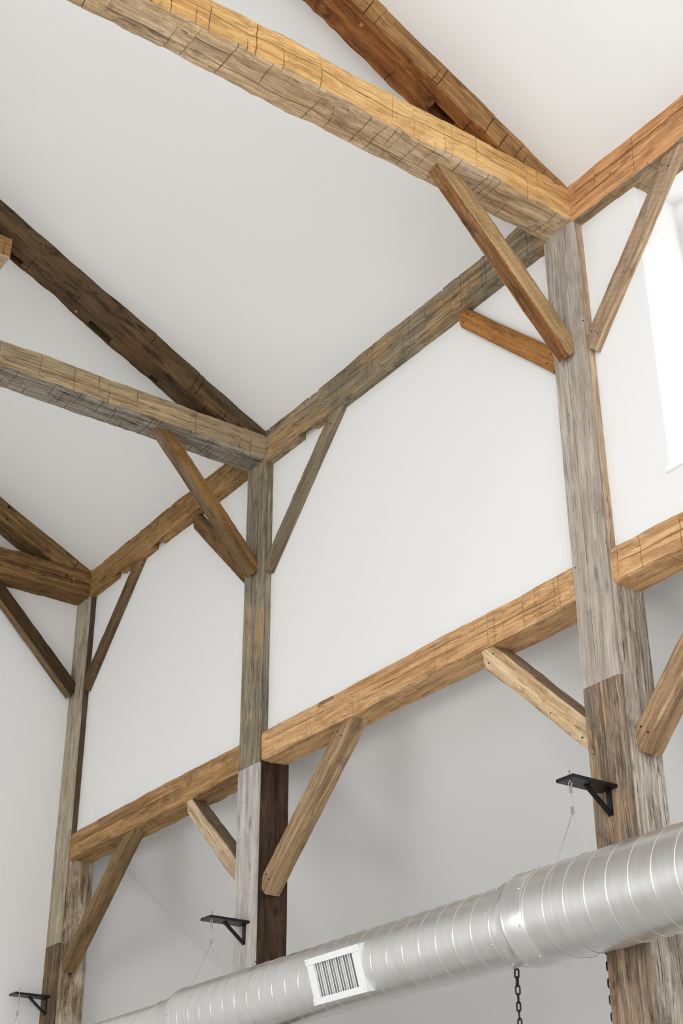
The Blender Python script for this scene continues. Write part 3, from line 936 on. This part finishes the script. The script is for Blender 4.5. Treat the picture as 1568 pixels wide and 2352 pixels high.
wall_brace(X1R, 3.945, 1.085, 4.790, 0.130, 0.070, 0.190, B4('b_g1r', 'b_g1r'), 'brown brace from the window post up to the orange girt beam', 76, wob=0.004)
wall_brace(PX[0], 4.040, -0.790, 4.787, 0.130, 0.050, 0.190, B4('b_g1l', 'b_g1l_s'), 'pale brace from the window post up to the tan girt beam', 77, wob=0.007)
wall_brace(X2R, 3.950, -2.090, 4.787, 0.120, 0.050, 0.165, B4('b_g2r', 'b_g2r'), 'weathered brace from the middle post up to the tan girt beam', 78, wob=0.004)
wall_brace(PX[1], 4.075, -4.020, 4.772, 0.115, 0.040, 0.155, B4('b_g2l', 'b_g2l_s'), 'pale bent brace from the middle post up to the brown girt beam', 79, wob=0.010)
wall_brace(X3R, 3.940, -4.910, 4.770, 0.120, 0.045, 0.150, B4('b_g3r', 'b_g3r'), 'dark brace from the corner post up to the brown girt beam', 80, wob=0.003)


def tie_brace(x0, x1, zlo, ytop, sec, mats, lab, seed):
    """brace standing out from the post front up to the tie; +y local = +X world (side), -z local = under"""
    A = Vector(((x0 + x1) / 2, 0.0, zlo))
    B = Vector(((x0 + x1) / 2, ytop, TIE_Z))
    dr = (B - A).normalized()
    A2, B2 = A - dr * 0.08, B + dr * 0.08
    o = beam('knee_brace', A2, dr, (1, 0, 0), (B2 - A2).length, x1 - x0, sec, mats, seed=seed, marks=0, wob=0.003, saw=True, wane=1.0, r=0.005, mfaces=(1, 2))
    me = o.data
    Zy, Zz = o.matrix_local.col[2].y, o.matrix_local.col[2].z
    n = len(me.vertices)
    co = np.empty(n * 3, np.float32)
    me.vertices.foreach_get('co', co)
    co = co.reshape(-1, 3)
    Lt = (B2 - A2).length
    xs = (0.004 - A2.y - co[:, 2] * Zy) / dr.y
    xe = (TIE_Z + 0.012 - A2.z - co[:, 2] * Zz) / dr.z
    co[:, 0] = xs + (xe - xs) * co[:, 0] / Lt
    me.vertices.foreach_set('co', co.reshape(-1))
    me.update()
    tag(o, lab, 'brace', GB)
    return o


tie_brace(0.078, 0.168, 6.235, -0.835, 0.135, [L['b_t1_s'], L['b_t1_u'], L['b_t1_s'], L['b_t1_u']], 'orange brown brace from the window post out to the golden tie beam', 81)
tie_brace(PX[1] + 0.088, PX[1] + 0.176, 6.215, -0.795, 0.115, [L['b_t2_s'], L['b_t2_u'], L['b_t2_s'], L['b_t2_u']], 'brown brace from the middle post out to the greyish tie beam', 82)
tie_brace(PX[2] + 0.025, PX[2] + 0.115, 6.245, -0.86, 0.125, [L['b_t3_s'], L['b_t3_u'], L['b_t3_s'], L['b_t3_u']], 'very dark brace from the corner post out along the end wall', 83)

# ------------------------------------------------------------------ spiral duct
DY, DZ = -0.26, 3.164
R_BIG, R_MID, R_SMALL = 0.211, 0.1845, 0.143
duct = empty('spiral_duct', (0, DY, DZ))
tag(duct, 'silver galvanised spiral air duct hanging in front of the posts', 'duct')


def spiral(name, x0, x1, R, pitch=0.13, hand=1, hole=None):
    ns = 96
    th = np.linspace(0, 2 * math.pi, ns, endpoint=False)
    base = []
    prof = [(0.0, 0.0), (0.002, 0.0018), (0.004, 0.0024), (0.006, 0.0018), (0.008, 0.0), (0.0095, 0.0), (0.06, 0.0), (0.1285, 0.0)]
    k0 = math.floor((x0 - pitch) / pitch)
    k1 = math.ceil((x1 + pitch) / pitch)
    for k in range(k0, k1 + 1):
        for dx, dr in prof:
            base.append((k * pitch + dx, dr))
    xb = np.array([q[0] for q in base])
    rb = np.array([q[1] for q in base])
    # the helix: going once round moves the seam on by one pitch, so each ring of the grid joins the next
    npr = len(prof)
    Nr = len(base)
    Xs = xb[:, None] + hand * pitch * th[None, :] / (2 * math.pi)
    Rs = R + np.repeat(rb[:, None], ns, 1)
    Xs = np.clip(Xs, x0, x1)
    P = np.stack([Xs, Rs * np.sin(th)[None, :], Rs * np.cos(th)[None, :]], -1)
    idx = np.arange(Nr * ns).reshape(Nr, ns)
    faces = []
    for i in range(Nr - 1):
        for j in range(ns):
            if j < ns - 1:
                q = (idx[i, j], idx[i + 1, j], idx[i + 1, j + 1], idx[i, j + 1])
            else:
                i2 = i + hand * npr
                if not (0 <= i2 < Nr - 1):
                    continue
                q = (idx[i, j], idx[i + 1, j], idx[i2 + 1, 0], idx[i2, 0])
            xs = [P[a // ns, a % ns, 0] for a in q]
            if hole and hole[0] < sum(xs) / 4 < hole[1] and hole[2] < math.degrees(th[j]) < hole[3]:
                continue
            if max(xs) - min(xs) < 1e-6:
                continue
            faces.append(tuple(int(a) for a in q))
    me = bpy.data.meshes.new(name)
    me.from_pydata(P.reshape(-1, 3).tolist(), [], faces)
    bm = bmesh.new()
    bm.from_mesh(me)
    bmesh.ops.remove_doubles(bm, verts=bm.verts[:], dist=1e-6)
    bmesh.ops.delete(bm, geom=[v for v in bm.verts if not v.link_faces], context='VERTS')
    bmesh.ops.recalc_face_normals(bm, faces=bm.faces[:])
    bm.to_mesh(me)
    bm.free()
    me.polygons.foreach_set('use_smooth', [True] * len(me.polygons))
    return link(name, me, M['zinc'], duct)


def lathe_x(name, prof, mat, parent, ns=96):
    th = np.linspace(0, 2 * math.pi, ns, endpoint=False)
    verts = [(x, r_ * math.sin(t), r_ * math.cos(t)) for (x, r_) in prof for t in th]
    faces = []
    for i in range(len(prof) - 1):
        for j in range(ns):
            k = (j + 1) % ns
            faces.append((i * ns + j, i * ns + k, (i + 1) * ns + k, (i + 1) * ns + j))
    me = bpy.data.meshes.new(name)
    me.from_pydata(verts, [], faces)
    bm = bmesh.new()
    bm.from_mesh(me)
    bmesh.ops.recalc_face_normals(bm, faces=bm.faces[:])
    bm.to_mesh(me)
    bm.free()
    me.polygons.foreach_set('use_smooth', [True] * len(me.polygons))
    me.set_sharp_from_angle(angle=rad(40))
    return link(name, me, mat, parent)


JR0, JR1 = -0.275, -0.105
JL0, JL1 = -3.58, -3.25
spiral('duct_section', JR1 - 0.01, 7.95, R_BIG)
spiral('duct_section', JL1 - 0.01, JR0 + 0.02, R_MID, hole=(-1.68, -1.32, 222, 284))
spiral('duct_section', XEND + 0.005, JL0 + 0.02, R_SMALL)
lathe_x('reducer_collar', [(JR0, R_MID + 0.001), (JR0, R_MID + 0.010), (JR0 + 0.012, R_MID + 0.013), (JR0 + 0.024, R_MID + 0.008), (JR0 + 0.07, R_MID + 0.012), (JR0 + 0.095, R_BIG - 0.006),
                           (JR0 + 0.105, R_BIG + 0.006), (JR0 + 0.118, R_BIG + 0.002), (JR1 + 0.06, R_BIG + 0.003), (JR1 + 0.066, R_BIG)], M['zinc'], duct)
lathe_x('reducer_collar', [(JL0, R_SMALL + 0.001), (JL0, R_SMALL + 0.008), (JL0 + 0.015, R_SMALL + 0.010), (JL0 + 0.03, R_SMALL + 0.006), (JL0 + 0.07, R_SMALL + 0.008), (JL1 - 0.08, R_MID - 0.006),
                           (JL1 - 0.04, R_MID + 0.005), (JL1, R_MID + 0.003), (JL1 + 0.01, R_MID)], M['zinc'], duct)
bm = bmesh.new()
bmesh.ops.create_uvsphere(bm, u_segments=10, v_segments=6, radius=0.0055)
scr_me = bpy.data.meshes.new('screw')
bm.to_mesh(scr_me)
bm.free()
scr_me.materials.append(M['steel'])
for (sx, sr, a0) in ((JR0 - 0.03, R_MID, 10), (JR1 + 0.045, R_BIG + 0.003, 25), (JL1 - 0.02, R_MID + 0.004, 0), (JL0 - 0.02, R_SMALL, 15)):
    for q in range(8):
        an = rad(a0 + q * 45)
        s = bpy.data.objects.new('screw', scr_me)
        COL.objects.link(s)
        s.parent = duct
        s.location = (sx, (sr + 0.001) * math.sin(an), (sr + 0.001) * math.cos(an))

# ------------------------------------------------------------------ white air register on the duct
RA = rad(16)      # it faces the hall, tilted a little down
reg = empty('air_register', (-1.50, DY, DZ))
tag(reg, 'white metal air register with vertical vanes on the spiral duct', 'air vent')
# local frame: x along the duct, y toward the hall face (outward), z up the face
n_out = Vector((0, -math.cos(RA), -math.sin(RA)))
up_f = Vector((0, -math.sin(RA), math.cos(RA)))
rm = Matrix(((1, 0, 0), (0, n_out.y, up_f.y), (0, n_out.z, up_f.z)))
rm = Matrix(((-1, 0, 0), (0, n_out.y, up_f.y), (0, n_out.z, up_f.z))).to_4x4()
reg_m = Matrix.Translation((-1.50, DY, DZ)) @ rm
reg.matrix_world = reg_m
HL, HH = 0.235, 0.118
F0 = 0.191
fr = [(-HL, HL, F0 - 0.004, F0 + 0.006, HH - 0.034, HH), (-HL, HL, F0 - 0.004, F0 + 0.006, -HH, -HH + 0.034)]
link('flange', boxes_mesh('flange', [fr[0]], 0.002), M['white_metal'], reg)
link('flange', boxes_mesh('flange', [fr[1]], 0.002), M['white_metal'], reg)
for sx in (-1, 1):
    xa, xb = sorted((sx * HL * 0.985, sx * (HL - 0.062)))
    link('end_plate', boxes_mesh('end_plate', [(xa, xb, F0 - 0.006, F0 + 0.001, -HH + 0.026, HH - 0.026)], 0.001), M['white_metal'], reg)
# skirt filling the gap between flat face and round duct
sk = []
for z0, z1 in ((HH - 0.004, HH), (-HH, -HH + 0.004)):
    sk.append((-HL, HL, 0.138, F0, z0, z1))
link('skirt', boxes_mesh('skirt', sk[:1]), M['white_metal'], reg)
link('skirt', boxes_mesh('skirt', sk[1:]), M['white_metal'], reg)
for sx in (-1, 1):
    xa, xb = sorted((sx * HL * 0.975, sx * (HL * 0.975 - 0.003)))
    zs = np.linspace(-HH + 0.003, HH - 0.003, 15)
    lo_ = [(math.sqrt(R_MID ** 2 - z_ * z_) - 0.003, z_) for z_ in zs]
    ring_ = lo_ + [(F0 - 0.002, zs[-1]), (F0 - 0.002, zs[0])]
    nn = len(ring_)
    vs = [(xa, y_, z_) for y_, z_ in ring_] + [(xb, y_, z_) for y_, z_ in ring_]
    fs = [tuple(range(nn)), tuple(range(2 * nn - 1, nn - 1, -1))] + [(i, nn + i, nn + (i + 1) % nn, (i + 1) % nn) for i in range(nn)]
    me = bpy.data.meshes.new('side_cheek')
    me.from_pydata(vs, [], fs)
    link('side_cheek', me, M['white_metal'], reg)
vane_me = boxes_mesh('vane', [(-0.0016, 0.0016, -0.032, 0.0, -HH + 0.030, HH - 0.030)])
vane_me.materials.append(M['white_metal'])
nv = 17
for q in range(nv):
    o = bpy.data.objects.new('vane', vane_me)
    COL.objects.link(o)
    o.parent = reg
    o.location = (-(HL - 0.068) + q * 2 * (HL - 0.068) / (nv - 1), F0 - 0.004, 0)
    o.rotation_euler = (0, 0, rad(22 + 12 * math.sin(q * 2.1)))
bm = bmesh.new()
bmesh.ops.create_uvsphere(bm, u_segments=8, v_segments=5, radius=0.0035)
rs_me = bpy.data.meshes.new('screw')
bm.to_mesh(rs_me)
bm.free()
rs_me.materials.append(M['steel'])
for sx in (-1, 1):
    for sz in (-1, 1):
        o = bpy.data.objects.new('screw', rs_me)
        COL.objects.link(o)
        o.parent = reg
        o.location = (sx * (HL - 0.02), F0 + 0.006, sz * (HH - 0.015))

# ------------------------------------------------------------------ black brackets with cable hangers
hang_lab = [('on the window post', 0.055, 0.170, 3.757, 0.122, R_BIG), ('on the middle post', -3.192, -3.068, 3.744, -3.095, R_MID), ('on the corner post', -6.064, -5.945, 3.726, -5.930, R_SMALL)]
for (wh, xa, xb, z, hx, rr) in hang_lab:
    br = empty('duct_bracket', ((xa + xb) / 2, 0, z))
    tag(br, 'black steel shelf bracket bolted ' + wh, 'bracket', 'black duct brackets')
    hw = (xb - xa) / 2
    link('shelf_plate', boxes_mesh('shelf_plate', [(-hw, hw, -0.285, 0.002, -0.012, 0.004)], 0.0015), M['black'], br)
    link('wall_plate', boxes_mesh('wall_plate', [(-0.016, 0.016, -0.008, 0.002, -0.135, -0.012)], 0.001), M['black'], br)
    dirv = Vector((0, 0.145, -0.115))
    ln = dirv.length
    mm = frame_matrix((0, -0.148, -0.012), dirv, (1, 0, 0))
    link('strut', boxes_mesh('strut', [(-0.004, ln, -0.012, 0.012, -0.007, 0.007)], 0.001), M['black'], br, mm)

    hg = empty('cable_hanger', (hx, DY, z))
    tag(hg, 'thin steel cable loop hanging the duct from the bracket ' + wh, 'hanger', 'duct cable hangers')
    link('eye_bolt', tube_mesh('eye_bolt', [(0, 0, 0.035), (0, 0, -0.018)], 0.0032, 8), M['steel'], hg)
    ring = [(0.011 * math.sin(t), 0.0, -0.029 + 0.011 * math.cos(t)) for t in np.linspace(0, 2 * math.pi, 18, endpoint=False)]
    link('eye_ring', tube_mesh('eye_ring', ring, 0.0026, 8, True), M['steel'], hg)
    link('crimp', boxes_mesh('crimp', [(-0.005, 0.005, -0.005, 0.005, -0.072, -0.040)], 0.001), M['steel'], hg)
    link('drop_cable', tube_mesh('drop_cable', [(0, 0, -0.07), (0.002, 0, -0.11), (0, 0, -0.14)], 0.0012, 6), M['wire'], hg)
    gz = -0.155
    link('cable_gripper', boxes_mesh('cable_gripper', [(-0.007, 0.007, -0.006, 0.006, gz - 0.014, gz + 0.016)], 0.0015), M['steel'], hg)
    link('loose_end', tube_mesh('loose_end', [(0.004, 0, gz + 0.015), (0.006, 0, gz + 0.045)], 0.001, 5), M['wire'], hg)
    # loop round the duct: tangents from the gripper
    cz = DZ - z
    R2 = rr + 0.007
    dist = abs(cz - (gz - 0.014))
    be = math.acos(R2 / dist)
    pts = [(0, 0, gz - 0.012)]
    t0, t1_ = be, 2 * math.pi - be
    for t in np.linspace(t0, t1_, 40):
        fx = 0.03 * math.sin(t)
        pts.append((-fx * 1.4, R2 * math.sin(t), cz + R2 * math.cos(t)))
    pts.append((0, 0, gz - 0.012))
    link('cable_loop', tube_mesh('cable_loop', pts, 0.0013, 6), M['wire'], hg)

# ------------------------------------------------------------------ chains


def chain(x, y, ztop, zbot, lab, turn=0.0, top=0.03):
    ch = empty('hanging_chain', (x, y, ztop))
    tag(ch, lab, 'chain')
    hl, hw, r_ = 0.0215, 0.0095, 0.0042
    pts = []
    for t in np.linspace(-math.pi / 2, math.pi / 2, 7):
        pts.append((hw * math.sin(t), 0, hl - hw + hw * math.cos(t)))
    for t in np.linspace(math.pi / 2, 3 * math.pi / 2, 7):
        pts.append((hw * math.sin(t), 0, -(hl - hw) + hw * math.cos(t)))
    me = tube_mesh('link', pts, r_, 7, True)
    me.materials.append(M['chain'])
    stp = 2 * (hl - r_ * 0.7) 
    n = int((ztop - zbot) / stp) + 1
    rng = random.Random(int(x * 100) + 7)
    for q in range(n):
        o = bpy.data.objects.new('link', me)
        COL.objects.link(o)
        o.parent = ch
        o.location = (rng.uniform(-0.001, 0.001), 0, -q * stp)
        o.rotation_euler = (rng.uniform(-0.04, 0.04), rng.uniform(-0.05, 0.05), turn + (q % 2) * math.pi / 2 + rng.uniform(-0.3, 0.3))
    link('hook_eye', tube_mesh('hook_eye', [(0, 0, 0.014), (0, 0, top)], 0.004, 8), M['chain'], ch)
    return ch


chain(-0.405, -0.185, 2.971, 2.2, 'black chain hanging free below the spiral duct', 0.6)
ch2 = chain(-0.046, 0.055, 3.12, 2.2, 'black chain hanging against the edge of the window post', 0.7, 0.062)
link('screw_eye', tube_mesh('screw_eye', [(-0.004, 0, 0.058), (0.055, 0, 0.058)], 0.004, 8), M['chain'], ch2)
